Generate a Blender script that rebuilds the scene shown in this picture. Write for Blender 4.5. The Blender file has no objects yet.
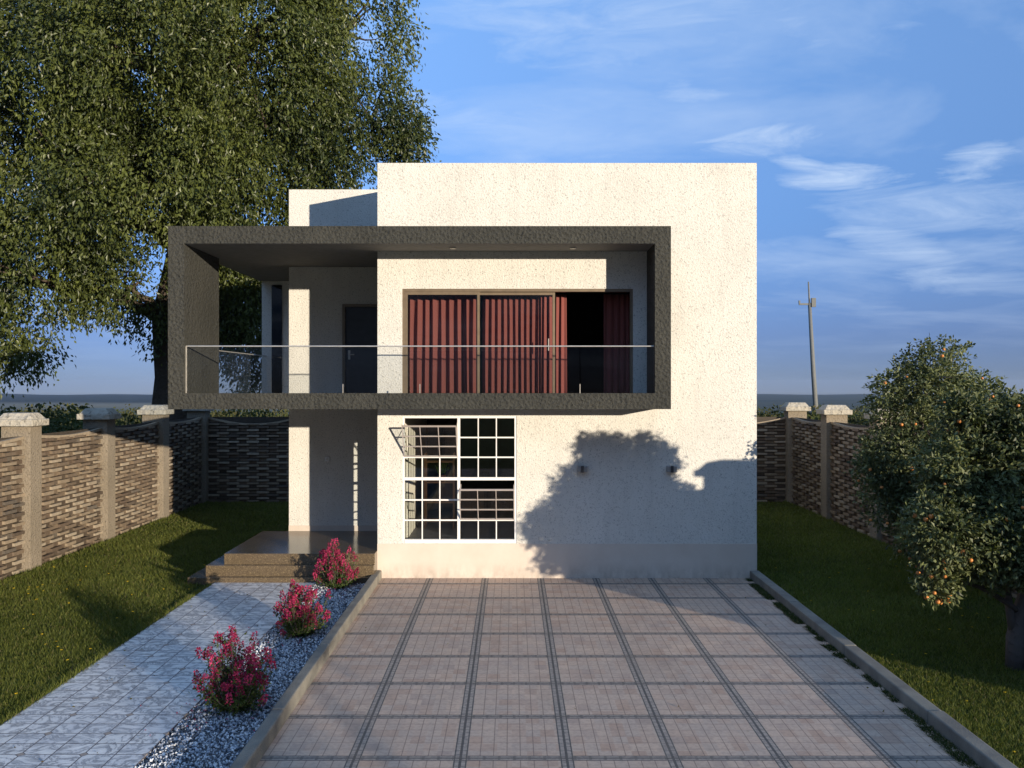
import bpy, math, random
import numpy as np
S = 1.15                      # design unit -> metres
PI = math.pi
random.seed(7)
scene = bpy.context.scene
C = scene.collection
F, H0 = 852.0, 3.2            # focal length in pixels, eye height (design units)

# ---------------------------------------------------------------- node helpers
def new_mat(name):
    m = bpy.data.materials.new(name); m.use_nodes = True
    nt = m.node_tree; nt.nodes.clear()
    out = nt.nodes.new('ShaderNodeOutputMaterial')
    return m, nt, out
class N:
    """tiny node builder"""
    def __init__(s, nt): s.nt = nt
    def n(s, t, **k):
        nd = s.nt.nodes.new(t)
        for a, b in k.items(): setattr(nd, a, b)
        return nd
    def l(s, a, b): s.nt.links.new(a, b)
    def put(s, sock, v):
        if isinstance(v, (int, float)): sock.default_value = v
        elif isinstance(v, (tuple, list)): sock.default_value = tuple(v) if len(v) != 3 or sock.type == 'VECTOR' else (*v, 1)
        else: s.l(v, sock)
    def m(s, op, a, b=0.0, c=None, clamp=False):
        nd = s.n('ShaderNodeMath', operation=op, use_clamp=clamp)
        s.put(nd.inputs[0], a); s.put(nd.inputs[1], b)
        if c is not None: s.put(nd.inputs[2], c)
        return nd.outputs[0]
    def mix(s, f, a, b, blend='MIX'):
        nd = s.n('ShaderNodeMix', data_type='RGBA', blend_type=blend)
        s.put(nd.inputs[0], f); s.put(nd.inputs[6], a); s.put(nd.inputs[7], b)
        return nd.outputs[2]
    def coord(s, kind='Object', scale=(1, 1, 1)):
        t = s.n('ShaderNodeTexCoord'); mp = s.n('ShaderNodeMapping')
        mp.inputs['Scale'].default_value = scale
        s.l(t.outputs[kind], mp.inputs[0]); return mp.outputs[0]
    def noise(s, vec, scale, detail=3, rough=0.55, dist=0.0, out=0):
        nd = s.n('ShaderNodeTexNoise'); s.l(vec, nd.inputs['Vector'])
        nd.inputs['Scale'].default_value = scale; nd.inputs['Detail'].default_value = detail
        nd.inputs['Roughness'].default_value = rough; nd.inputs['Distortion'].default_value = dist
        return nd.outputs[out]
    def voro(s, vec, scale, feature='F1', out=0):
        nd = s.n('ShaderNodeTexVoronoi', feature=feature); s.l(vec, nd.inputs['Vector'])
        nd.inputs['Scale'].default_value = scale
        return nd.outputs[out]
    def ramp(s, f, stops, interp='LINEAR'):
        nd = s.n('ShaderNodeValToRGB'); cr = nd.color_ramp; cr.interpolation = interp
        while len(cr.elements) < len(stops): cr.elements.new(0.5)
        for e, (p, c) in zip(cr.elements, stops):
            e.position = p; e.color = (*c, 1) if len(c) == 3 else c
        s.put(nd.inputs[0], f); return nd.outputs[0]
    def rng(s, f, a, b, c=0.0, d=1.0):
        nd = s.n('ShaderNodeMapRange'); s.put(nd.inputs[0], f)
        for i, v in enumerate((a, b, c, d)): nd.inputs[i + 1].default_value = v
        return nd.outputs[0]
    def bump(s, h, strength, dist):
        nd = s.n('ShaderNodeBump'); nd.inputs['Strength'].default_value = strength
        nd.inputs['Distance'].default_value = dist; s.l(h, nd.inputs['Height']); return nd.outputs[0]
    def bsdf(s, col, rough=0.8, normal=None, spec=0.5, metal=0.0):
        b = s.n('ShaderNodeBsdfPrincipled'); s.put(b.inputs['Base Color'], col); s.put(b.inputs['Roughness'], rough)
        b.inputs['Specular IOR Level'].default_value = spec; b.inputs['Metallic'].default_value = metal
        if normal is not None: s.l(normal, b.inputs['Normal'])
        return b

def stucco(name, c1, c2, scale=26, strength=0.6, dist=0.02, spots=0.25, rough=0.9):
    m, nt, out = new_mat(name); g = N(nt); v = g.coord()
    big = g.noise(v, 0.9, 3); fine = g.noise(v, scale, 4, 0.65, 0.6); vv = g.voro(v, scale * 0.8)
    col = g.mix(g.rng(big, .3, .7), c1, c2)
    pit = g.rng(fine, 0.56, 0.66)
    col = g.mix(g.m('MULTIPLY', pit, spots), col, tuple(x * 0.42 for x in c2))
    drip = g.noise(g.coord(scale=(2.2, 2.2, .35)), 1.6, 4, .6)
    col = g.mix(g.rng(drip, .50, .78, 0, .28), col, tuple(x * .7 for x in c2))
    hgt = g.m('ADD', g.m('MULTIPLY', fine, .8), g.m('MULTIPLY', vv, .5))
    b = g.bsdf(col, rough, g.bump(hgt, strength, dist), .25)
    g.l(b.outputs[0], out.inputs[0]); return m

def plain(name, col, rough=.5, metal=0., spec=.5, var=.12, scale=8, bump=0.):
    m, nt, out = new_mat(name); g = N(nt); v = g.coord()
    n = g.noise(v, scale, 4); c = g.mix(g.rng(n, .3, .7), tuple(x * (1 - var) for x in col), tuple(min(1, x * (1 + var)) for x in col))
    nm = g.bump(g.noise(v, scale * 8, 3), bump, .01) if bump else None
    b = g.bsdf(c, rough, nm, spec, metal); g.l(b.outputs[0], out.inputs[0]); return m

def glass(name, tint=(.80, .84, .86), refl=1.0):
    m, nt, out = new_mat(name); g = N(nt)
    tr = g.n('ShaderNodeBsdfTransparent'); tr.inputs[0].default_value = (*tint, 1)
    gl = g.n('ShaderNodeBsdfGlossy'); gl.inputs['Roughness'].default_value = .01
    geo = g.n('ShaderNodeNewGeometry'); dt = g.n('ShaderNodeVectorMath', operation='DOT_PRODUCT')
    g.l(geo.outputs['Normal'], dt.inputs[0]); g.l(geo.outputs['Incoming'], dt.inputs[1])
    k = g.m('POWER', g.m('SUBTRACT', 1., g.m('ABSOLUTE', dt.outputs['Value'])), 5.)
    fr = g.m('MULTIPLY_ADD', k, .95, .045)      # Schlick, the same from both sides of the pane
    mx = g.n('ShaderNodeMixShader'); g.l(g.m('MULTIPLY', fr, refl, clamp=True), mx.inputs[0])
    g.l(tr.outputs[0], mx.inputs[1]); g.l(gl.outputs[0], mx.inputs[2]); g.l(mx.outputs[0], out.inputs[0]); return m

def attr_mat(name, rough=.8, bumpscale=0, bstr=.4, spec=.3, var=.15, vscale=12):
    m, nt, out = new_mat(name); g = N(nt); v = g.coord()
    a = g.n('ShaderNodeAttribute', attribute_name='Col').outputs['Color']
    n = g.noise(v, vscale, 4)
    c = g.mix(1.0, a, g.ramp(n, [(.3, (1 - var,) * 3), (.7, (1 + var,) * 3)]), 'MULTIPLY')
    nm = g.bump(g.noise(v, bumpscale, 4), bstr, .01) if bumpscale else None
    b = g.bsdf(c, rough, nm, spec); g.l(b.outputs[0], out.inputs[0]); return m

def leaf_mat(name, trans=.3, rough=.45, spec=.4):
    m, nt, out = new_mat(name); g = N(nt)
    a = g.n('ShaderNodeAttribute', attribute_name='Col').outputs['Color']
    b = g.bsdf(a, rough, None, spec)
    t = g.n('ShaderNodeBsdfTranslucent'); g.l(g.mix(1., a, (1.15, 1.25, .5), 'MULTIPLY'), t.inputs[0])
    mx = g.n('ShaderNodeMixShader'); mx.inputs[0].default_value = trans
    g.l(b.outputs[0], mx.inputs[1]); g.l(t.outputs[0], mx.inputs[2]); g.l(mx.outputs[0], out.inputs[0]); return m

# ---------------------------------------------------------------- materials
M = {}
M['wall'] = stucco('wall_stucco', (.685, .66, .605), (.62, .595, .54), 42, .65, .018, .85)
M['wall_in'] = stucco('inner_wall_paint', (.70, .64, .54), (.64, .58, .48), 30, .1, .01, 0)
M['room_dark'] = plain('room_shade_dark', (.035, .032, .032), .9)  # unlit gloom of the rooms put into near-black surfaces
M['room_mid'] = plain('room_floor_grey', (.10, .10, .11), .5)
M['plinth'] = stucco('plinth_render', (.62, .53, .45), (.56, .48, .40), 9, .12, .01, .10)
M['dark'] = stucco('dark_roughcast', (.056, .055, .047), (.040, .040, .035), 20, 1.0, .05, .6, .85)
M['ceiling'] = plain('ceiling_grey', (.17, .165, .155), .8, bump=.1)
M['bronze'] = plain('bronze_frame', (.20, .15, .10), .4, .3)
M['white_metal'] = plain('white_painted_metal', (.80, .78, .76), .4, var=.04)
M['sash_metal'] = plain('mauve_grey_metal', (.42, .37, .35), .45, var=.05)
M['steel'] = plain('brushed_steel', (.62, .58, .52), .35, .6)
M['door'] = plain('dark_door', (.045, .045, .05), .35)
M['glass'] = glass('window_glass', (.93, .95, .95))
M['glass_dark'] = glass('dark_glass', (.10, .13, .2), 1.5)
M['rail_glass'] = glass('railing_glass', (.965, .975, .98), 1.1)
M['cap'] = stucco('cap_concrete', (.46, .42, .35), (.36, .33, .27), 11, 1., .05, .8)
M['pillar'] = stucco('pillar_concrete', (.27, .225, .17), (.21, .175, .13), 30, .9, .02, .8)
M['lamp_grey'] = plain('lamp_grey', (.30, .30, .30), .4, .4)
M['brick'] = attr_mat('fence_brick', .75, 40, .35)
M['bark'] = stucco('bark', (.10, .075, .055), (.06, .045, .035), 9, 1., .06, .5)
M['bark2'] = stucco('smooth_bark', (.13, .11, .10), (.09, .075, .07), 12, .8, .03, .4)
M['leaf'] = leaf_mat('tree_leaf', .33, .42, .5)
M['citrus'] = leaf_mat('citrus_leaf', .2, .5, .35)
M['petal'] = leaf_mat('petal', .25, .7, .1)
M['grassblade'] = leaf_mat('grass_blade', .35, .6, .2)
M['far'] = leaf_mat('far_leaf', .15, .8, .1)
M['stone'] = attr_mat('gravel_stone', .7, 0)
M['orange'] = plain('orange_skin', (.60, .22, .05), .45, var=.15, scale=20, bump=.2)
M['wood'] = plain('shelf_wood', (.28, .15, .08), .6)
M['pole'] = plain('pole_concrete', (.16, .165, .16), .8)
M['porcelain'] = plain('white_plastic', (.7, .7, .7), .4)
M['pot'] = plain('clay_pot', (.3, .13, .07), .7)

def make_curtain_mat():
    m, nt, out = new_mat('burgundy_curtain'); g = N(nt); v = g.coord()
    n = g.noise(v, 180, 2); c = g.mix(g.rng(n, .3, .7), (.17, .052, .046), (.23, .074, .063))
    b = g.bsdf(c, .85, g.bump(n, .3, .003), .1)
    b.inputs['Sheen Weight'].default_value = .05
    g.l(b.outputs[0], out.inputs[0]); return m
M['curtain'] = make_curtain_mat()

def make_dirty():
    m, nt, out = new_mat('splashed_plinth'); g = N(nt); v = g.coord()
    big = g.noise(v, 1.3, 5, .6); fine = g.noise(v, 45, 3)
    col = g.mix(g.rng(big, .3, .7), (.64, .56, .48), (.57, .48, .40))
    t = g.n('ShaderNodeTexCoord'); sp = g.n('ShaderNodeSeparateXYZ'); g.l(t.outputs['Object'], sp.inputs[0])
    spl = g.noise(g.coord(scale=(1, 1, .5)), 5, 5, .7)
    d = g.m('MULTIPLY', g.rng(sp.outputs[2], 0., .32, 1, 0), g.rng(spl, .40, .68, 0, .65))
    col = g.mix(d, col, (.27, .21, .16))
    b = g.bsdf(col, .9, g.bump(fine, .2, .006), .25); g.l(b.outputs[0], out.inputs[0]); return m
def make_kerb():
    m, nt, out = new_mat('kerb_concrete'); g = N(nt); v = g.coord()
    n = g.noise(v, 3, 5); f = g.noise(v, 60, 3)
    c = g.mix(g.rng(n, .35, .7), (.23, .215, .18), (.14, .13, .115))
    c = g.mix(g.rng(f, .55, .7, 0, .5), c, (.13, .12, .10))
    b = g.bsdf(c, .85, g.bump(f, .6, .01), .3); g.l(b.outputs[0], out.inputs[0]); return m
M['kerb'] = make_kerb()

def make_granite():
    m, nt, out = new_mat('polished_granite'); g = N(nt); v = g.coord()
    a = g.voro(v, 130, out=1); r = g.n('ShaderNodeSeparateColor'); g.l(a, r.inputs[0])
    c = g.ramp(r.outputs[0], [(0, (.075, .055, .035)), (.35, (.105, .078, .048)), (.62, (.135, .10, .06)), (.88, (.175, .13, .08)), (.97, (.32, .25, .14))], 'CONSTANT')
    n = g.noise(v, 2.2, 4, out=0); c = g.mix(g.rng(n, .4, .7, 0, .35), c, (.10, .075, .055))
    b = g.bsdf(c, .16, None, .28); g.l(b.outputs[0], out.inputs[0]); return m
M['granite'] = make_granite()

def wave(g, u, period, off, w):
    """1 inside a line of half-width w centred on off + k*period"""
    t = g.m('ADD', u, -off + period * 400 + period / 2)
    t = g.m('MODULO', t, period)
    return g.m('LESS_THAN', g.m('ABSOLUTE', g.m('SUBTRACT', t, period / 2)), w), t

def make_driveway():
    m, nt, out = new_mat('driveway_paving'); g = N(nt)
    t = g.n('ShaderNodeTexCoord'); sp = g.n('ShaderNodeSeparateXYZ'); g.l(t.outputs['Object'], sp.inputs[0])
    obj = t.outputs['Object']
    u = g.m('DIVIDE', sp.outputs[0], S); w = g.m('DIVIDE', sp.outputs[1], S)   # design units
    P = .9078
    bu, tu = wave(g, u, P, -.4395, .058); bw, tw = wave(g, w, P, 12.72 - 7 * P, .045)
    du = g.m('ABSOLUTE', g.m('SUBTRACT', tu, P / 2)); dw = g.m('ABSOLUTE', g.m('SUBTRACT', tw, P / 2))
    def near(x, c, hw): return g.m('LESS_THAN', g.m('ABSOLUTE', g.m('SUBTRACT', x, c)), hw)
    lines = near(du, .050, .0055)
    for e in (near(du, .004, .0075), near(dw, .041, .0065), near(dw, .008, .0055)):
        lines = g.m('MAXIMUM', lines, e)
    border = g.m('MAXIMUM', bu, bw)
    # little blocks in the border
    k1, _ = wave(g, w, P / 12, 0.01, .007); k2, _ = wave(g, u, P / 7, 0.02, .012)
    blk = g.m('MAXIMUM', g.m('MULTIPLY', k1, bu), g.m('MULTIPLY', k2, g.m('MULTIPLY', bw, g.m('SUBTRACT', 1., bu))))
    lines = g.m('MAXIMUM', lines, g.m('MULTIPLY', blk, .5))
    # field cells 7 x 6
    cu = (P - .1) / 7; cw = (P - .09) / 6
    j1, _ = wave(g, tu, cu, P / 2 + .05 - P / 2 , .0042) ; j2, _ = wave(g, tw, cw, .045, .0036)
    tu0 = g.m('MODULO', g.m('ADD', tu, P / 2), P); tw0 = g.m('MODULO', g.m('ADD', tw, P / 2), P)
    j1 = g.m('LESS_THAN', g.m('MODULO', g.m('ADD', tu0, -.05 + cu * 2 + .004), cu), .008)
    j2 = g.m('LESS_THAN', g.m('MODULO', g.m('ADD', tw0, -.045 + cw * 2 + .0045), cw), .009)
    joint = g.m('MULTIPLY', g.m('MAXIMUM', g.m('MULTIPLY', j1, .85), g.m('MULTIPLY', j2, .55)), g.m('SUBTRACT', 1., border))
    cb = g.n('ShaderNodeCombineXYZ')
    g.l(g.m('FLOOR', g.m('DIVIDE', g.m('ADD', u, .4395 - .05 + 40 * P), cu * (P / (P - .1)))), cb.inputs[0])
    g.l(g.m('FLOOR', g.m('DIVIDE', g.m('ADD', w, 40 * P), cw * (P / (P - .09)))), cb.inputs[1])
    wn = g.n('ShaderNodeTexWhiteNoise', noise_dimensions='2D'); g.l(cb.outputs[0], wn.inputs['Vector'])
    cell = g.ramp(wn.outputs[0], [(0, (.46, .305, .215)), (.3, (.53, .38, .28)), (.6, (.49, .37, .285)), (.85, (.57, .41, .30)), (1, (.42, .305, .235))])
    n = g.noise(obj, 1.1, 5, .6); nf = g.noise(obj, 22, 4, .6)
    cell = g.mix(g.rng(n, .35, .7, 0, .3), cell, (.27, .235, .22))
    cell = g.mix(g.rng(nf, .45, .7, 0, .35), cell, (.24, .19, .165))
    bcol = g.mix(g.rng(nf, .4, .6), (.36, .30, .25), (.26, .22, .19))
    col = g.mix(border, cell, bcol)
    col = g.mix(g.m('MULTIPLY', joint, .75), col, (.12, .08, .07))
    col = g.mix(g.m('MULTIPLY', lines, .9), col, (.062, .058, .055))
    st = g.noise(g.coord(scale=(1, .35, 1)), .8, 6, .65); col = g.mix(g.rng(st, .52, .72, 0, .40), col, (.20, .16, .13))
    hgt = g.m('SUBTRACT', g.m('MULTIPLY', nf, .35), g.m('MAXIMUM', lines, joint))
    b = g.bsdf(col, g.rng(nf, .3, .7, .55, .8), g.bump(hgt, .5, .006), .35)
    g.l(b.outputs[0], out.inputs[0]); return m
M['driveway'] = make_driveway()

def make_path():
    m, nt, out = new_mat('marble_paving'); g = N(nt)
    t = g.n('ShaderNodeTexCoord'); sp = g.n('ShaderNodeSeparateXYZ'); g.l(t.outputs['Object'], sp.inputs[0])
    obj = t.outputs['Object']
    u = g.m('DIVIDE', sp.outputs[0], S); w = g.m('DIVIDE', sp.outputs[1], S)
    PU, PW = .27, .2184
    a, ta = wave(g, u, PU, -3.12, .006); b_, tb = wave(g, w, PW, 7.281, .0055)
    joint = g.m('MAXIMUM', a, b_)
    _, t2 = wave(g, u, 2 * PU, -3.66, .01); _, t3 = wave(g, w, 2 * PW, 7.281, .01)
    d = g.m('ADD', g.m('ABSOLUTE', g.m('SUBTRACT', t2, PU)), g.m('ABSOLUTE', g.m('SUBTRACT', t3, PW)))
    dot = g.m('LESS_THAN', d, .036); ring = g.m('SUBTRACT', g.m('LESS_THAN', d, .046), dot)
    cb = g.n('ShaderNodeCombineXYZ')
    g.l(g.m('FLOOR', g.m('DIVIDE', g.m('ADD', u, 3.12 + 40 * PU), PU)), cb.inputs[0])
    g.l(g.m('FLOOR', g.m('DIVIDE', g.m('ADD', w, -7.281 + 80 * PW), PW)), cb.inputs[1])
    wn = g.n('ShaderNodeTexWhiteNoise', noise_dimensions='2D'); g.l(cb.outputs[0], wn.inputs['Vector'])
    # veins, shifted per slab
    sh = g.n('ShaderNodeVectorMath', operation='MULTIPLY_ADD'); g.l(wn.outputs['Color'], sh.inputs[0])
    sh.inputs[1].default_value = (5, 5, 5); g.l(obj, sh.inputs[2])
    mp = g.n('ShaderNodeMapping'); mp.inputs['Scale'].default_value = (1.5, 2.1, 1); mp.inputs['Rotation'].default_value = (0, 0, .7); g.l(sh.outputs[0], mp.inputs[0])
    v = g.noise(mp.outputs[0], 1.9, 6, .62, 1.6)
    vein = g.ramp(v, [(.34, (.84, .81, .76)), (.45, (.66, .64, .62)), (.51, (.24, .24, .25)), (.56, (.68, .66, .63)), (.72, (.86, .83, .77))])
    col = g.mix(g.rng(wn.outputs[0], 0, 1, 0, .3), vein, (.50, .52, .56))
    col = g.mix(dot, col, (.34, .28, .24))
    col = g.mix(g.m('MAXIMUM', g.m('MULTIPLY', joint, g.m('SUBTRACT', 1., dot)), ring), col, (.14, .13, .14))
    st = g.noise(obj, 1.3, 5, .6); col = g.mix(g.rng(st, .55, .8, 0, .22), col, (.25, .25, .24))
    nf = g.noise(obj, 30, 3)
    bb = g.bsdf(col, g.rng(nf, .3, .7, .3, .5), g.bump(g.m('SUBTRACT', g.m('MULTIPLY', nf, .1), g.m('MAXIMUM', joint, ring)), .35, .005), .4)
    g.l(bb.outputs[0], out.inputs[0]); return m
M['path'] = make_path()

def make_ground():
    m, nt, out = new_mat('lawn_soil'); g = N(nt); v = g.coord()
    n = g.noise(v, 1.4, 5, .6); f = g.noise(v, 26, 5, .7)
    c = g.mix(g.rng(n, .35, .7), (.040, .060, .014), (.072, .085, .022))
    c = g.mix(g.rng(f, .4, .7, 0, .6), c, (.025, .035, .010))
    b = g.bsdf(c, .95, g.bump(f, 1., .05), .1); g.l(b.outputs[0], out.inputs[0]); return m
M['ground'] = make_ground()

def make_far_ground():
    m, nt, out = new_mat('far_fields'); g = N(nt)
    t = g.n('ShaderNodeTexCoord'); sp = g.n('ShaderNodeSeparateXYZ'); g.l(t.outputs['Object'], sp.inputs[0])
    mp = g.n('ShaderNodeMapping'); mp.inputs['Scale'].default_value = (.0012, .0035, 0); g.l(t.outputs['Object'], mp.inputs[0])
    n = g.noise(mp.outputs[0], 1.0, 5, .6, .4)
    c = g.ramp(n, [(.36, (.035, .055, .025)), (.46, (.05, .065, .03)), (.50, (.28, .24, .15)), (.58, (.22, .20, .12)), (.62, (.04, .06, .028))])
    d = g.m('ADD', sp.outputs[1], g.m('MULTIPLY', g.noise(mp.outputs[0], 3, 3), 300))
    band = g.ramp(g.rng(d, 0, 4600), [(0, (.045, .065, .02)), (.30, (.05, .065, .025)), (.345, (.13, .115, .07)), (.40, (.20, .17, .11)), (.455, (.12, .105, .07)), (.475, (.012, .020, .014)), (1, (.014, .022, .018))])
    left = g.rng(sp.outputs[0], -200, 500)
    c = g.mix(left, band, g.mix(.9, c, (.02, .03, .02)))
    b = g.bsdf(c, .95, None, .1); g.l(b.outputs[0], out.inputs[0]); return m
M['far_ground'] = make_far_ground()

# ---------------------------------------------------------------- mesh helpers
def link(o, parent=None):
    C.objects.link(o)
    if parent is not None: o.parent = parent
    return o
def tag(o, label=None, cat=None, group=None, kind=None):
    if label: o['label'] = label
    if cat: o['category'] = cat
    if group: o['group'] = group
    if kind: o['kind'] = kind
    return o
def thing(name, loc, label, cat, group=None, rz=0):
    o = bpy.data.objects.new(name, None); C.objects.link(o)
    o.location = [c * S for c in loc]; o.rotation_euler = (0, 0, rz); o.empty_display_size = .2
    return tag(o, label, cat, group)
def fast(name, V, Fa, mats, parent=None, cols=None, mi=None, smooth=False):
    """V Nx3 design units, Fa Mxk int array or list of lists"""
    V = np.asarray(V, dtype=np.float32) * S
    me = bpy.data.meshes.new(name)
    if isinstance(Fa, np.ndarray):
        k = Fa.shape[1]; n = Fa.shape[0]
        me.vertices.add(len(V)); me.vertices.foreach_set('co', V.ravel())
        me.loops.add(n * k); me.loops.foreach_set('vertex_index', Fa.astype(np.int32).ravel())
        me.polygons.add(n); me.polygons.foreach_set('loop_start', np.arange(0, n * k, k, dtype=np.int32))
        me.polygons.foreach_set('loop_total', np.full(n, k, dtype=np.int32))
        me.update(calc_edges=True)
    else:
        me.from_pydata([tuple(map(float, v)) for v in V], [], Fa); me.update()
    for m in (mats if isinstance(mats, (list, tuple)) else [mats]): me.materials.append(m)
    if mi is not None: me.polygons.foreach_set('material_index', np.asarray(mi, dtype=np.int32))
    me.polygons.foreach_set('use_smooth', np.full(len(me.polygons), smooth, dtype=bool))
    if cols is not None:
        a = me.color_attributes.new('Col', 'FLOAT_COLOR', 'POINT')
        cc = np.ones((len(V), 4), dtype=np.float32); cc[:, :3] = cols
        a.data.foreach_set('color', cc.ravel())
    o = bpy.data.objects.new(name, me)
    return link(o, parent)
class MB:
    def __init__(s): s.v = []; s.f = []; s.c = []
    def box(s, x0, x1, y0, y1, z0, z1, col=None):
        i = len(s.v)
        s.v += [(x0, y0, z0), (x1, y0, z0), (x1, y1, z0), (x0, y1, z0), (x0, y0, z1), (x1, y0, z1), (x1, y1, z1), (x0, y1, z1)]
        s.f += [[i, i+3, i+2, i+1], [i+4, i+5, i+6, i+7], [i, i+1, i+5, i+4], [i+1, i+2, i+6, i+5], [i+2, i+3, i+7, i+6], [i+3, i, i+4, i+7]]
        if col: s.c += [col] * 8
        return s
    def frustum(s, a, b):      # a=(x0,x1,y0,y1,z) bottom, b top
        i = len(s.v)
        for (x0, x1, y0, y1, z) in (a, b): s.v += [(x0, y0, z), (x1, y0, z), (x1, y1, z), (x0, y1, z)]
        s.f += [[i, i+3, i+2, i+1], [i+4, i+5, i+6, i+7], [i, i+1, i+5, i+4], [i+1, i+2, i+6, i+5], [i+2, i+3, i+7, i+6], [i+3, i, i+4, i+7]]
        return s
    def tube(s, pts, rad, n=8, cap=True):
        pts = [np.array(p, float) for p in pts]; base = len(s.v)
        for k, p in enumerate(pts):
            d = pts[min(k + 1, len(pts) - 1)] - pts[max(k - 1, 0)]; d /= (np.linalg.norm(d) + 1e-9)
            a = np.cross(d, (0, 0, 1.) if abs(d[2]) < .9 else (1., 0, 0)); a /= np.linalg.norm(a); b = np.cross(d, a)
            r = rad[k] if hasattr(rad, '__len__') else rad
            for j in range(n):
                t = 2 * PI * j / n; s.v.append(tuple(p + r * (math.cos(t) * a + math.sin(t) * b)))
        for k in range(len(pts) - 1):
            for j in range(n):
                q = base + k * n; s.f.append([q + j, q + (j + 1) % n, q + n + (j + 1) % n, q + n + j])
        if cap:
            s.f.append([base + j for j in range(n)][::-1]); s.f.append([base + (len(pts) - 1) * n + j for j in range(n)])
        return s
    def build(s, name, mat, parent=None, smooth=False, bevel=0, off=(0, 0, 0)):
        v = np.array(s.v) - np.array(off)
        o = fast(name, v, s.f, mat, parent, cols=np.array(s.c) if s.c else None, smooth=smooth)
        if bevel:
            m = o.modifiers.new('bevel', 'BEVEL'); m.width = bevel * S; m.segments = 2; m.limit_method = 'ANGLE'
        return o
def gridsolid(name, xs, ys, zs, solid, mats, parent=None, matf=None, off=(0, 0, 0)):
    xs, ys, zs = sorted(set(xs)), sorted(set(ys)), sorted(set(zs))
    nx, ny, nz = len(xs) - 1, len(ys) - 1, len(zs) - 1
    sol = {}
    for i in range(nx):
        for j in range(ny):
            for k in range(nz):
                sol[i, j, k] = solid((xs[i] + xs[i+1]) / 2, (ys[j] + ys[j+1]) / 2, (zs[k] + zs[k+1]) / 2)
    V = {}; vl = []; f = []; mi = []
    def vid(i, j, k):
        if (i, j, k) not in V: V[i, j, k] = len(vl); vl.append((xs[i] - off[0], ys[j] - off[1], zs[k] - off[2]))
        return V[i, j, k]
    dirs = [((-1, 0, 0), [(0, 0, 0), (0, 0, 1), (0, 1, 1), (0, 1, 0)]), ((1, 0, 0), [(1, 0, 0), (1, 1, 0), (1, 1, 1), (1, 0, 1)]),
            ((0, -1, 0), [(0, 0, 0), (1, 0, 0), (1, 0, 1), (0, 0, 1)]), ((0, 1, 0), [(0, 1, 0), (0, 1, 1), (1, 1, 1), (1, 1, 0)]),
            ((0, 0, -1), [(0, 0, 0), (0, 1, 0), (1, 1, 0), (1, 0, 0)]), ((0, 0, 1), [(0, 0, 1), (1, 0, 1), (1, 1, 1), (0, 1, 1)])]
    for (i, j, k), s_ in sol.items():
        if not s_: continue
        for d, q in dirs:
            if sol.get((i + d[0], j + d[1], k + d[2]), False): continue
            f.append([vid(i + a, j + b, k + c) for a, b, c in q])
            cx = (xs[i] + xs[i+1]) / 2 + d[0] * (xs[i+1] - xs[i]) / 2; cy = (ys[j] + ys[j+1]) / 2 + d[1] * (ys[j+1] - ys[j]) / 2
            cz = (zs[k] + zs[k+1]) / 2 + d[2] * (zs[k+1] - zs[k]) / 2
            mi.append(matf(cx, cy, cz, d) if matf else 0)
    return fast(name, vl, f, mats, parent, mi=mi)
def inb(v, a, b): return a < v < b

# ---------------------------------------------------------------- HOUSE
ho = (-.1, 17.0, 0)
house = thing('house', ho, 'white stuccoed two storey cube house with a dark framed balcony', 'house')
def hb(mb, name, mat, parent=None, **k):     # build relative to the house origin
    return mb.build(name, mat, house if parent is None else parent, off=ho, **k)
WL, WR, WB, WT = -1.800, .078, .577, 2.672          # ground window
UL, UR, UT = -1.808, 1.995, 4.768                    # sliding door
RM = (-1.85, 3.8, 14.25, 18.5)
def main_solid(x, y, z):
    if inb(x, RM[0], RM[1]) and inb(y, RM[2], RM[3]) and (inb(z, .46, 2.75) or inb(z, 2.95, 5.4)): return False
    if inb(x, WL, WR) and y < 14.25 and inb(z, WB, WT): return False
    if inb(x, UL, UR) and y < 14.25 and inb(z, 2.95, UT): return False
    if x < -1.85 and inb(y, 14.42, 15.10) and inb(z, .46, 2.45): return False
    if inb(x, -2.05, 3.86) and inb(y, 14.2, 20.8) and z > 6.5: return False
    return True
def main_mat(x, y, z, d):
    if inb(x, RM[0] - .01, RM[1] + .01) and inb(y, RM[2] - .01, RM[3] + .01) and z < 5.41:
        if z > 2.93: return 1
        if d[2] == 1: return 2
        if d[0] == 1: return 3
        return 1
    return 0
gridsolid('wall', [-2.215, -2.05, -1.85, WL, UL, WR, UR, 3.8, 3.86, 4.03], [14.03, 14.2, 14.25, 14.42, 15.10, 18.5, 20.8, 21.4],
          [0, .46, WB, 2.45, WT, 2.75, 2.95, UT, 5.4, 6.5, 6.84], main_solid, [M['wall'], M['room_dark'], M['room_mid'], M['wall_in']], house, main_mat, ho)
def rec_solid(x, y, z):
    if inb(x, -3.163, -2.30) and y < 16.02 and inb(z, 2.95, 4.69): return False
    if inb(x, -4.05, -2.215) and inb(y, 16.02, 20.8) and z > 6.5: return False
    return True
gridsolid('wall', [-4.162, -4.05, -3.163, -2.30, -2.2155], [15.9, 16.02, 20.8, 21.4], [0, 2.95, 4.69, 6.5, 6.83], rec_solid, M['wall'], house, None, ho)
# upper rear room beside the balcony
b = MB().box(-5.30, -4.163, 18.05, 20.6, 2.81, 5.64); hb(b, 'wall', M['wall'])
g_ = hb(MB().box(-5.085, -4.87, 18.02, 18.048, 2.96, 5.29), 'window', M['glass_dark'])
M['plinth_dirty'] = make_dirty()
b = MB().box(-2.2165, 4.032, 14.02, 14.0299, 0, WB - .006); hb(b, 'plinth', M['plinth_dirty'])
hb(MB().box(-4.163, -2.216, 15.885, 15.8995, .46, .56), 'plinth', M['plinth'])

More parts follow.
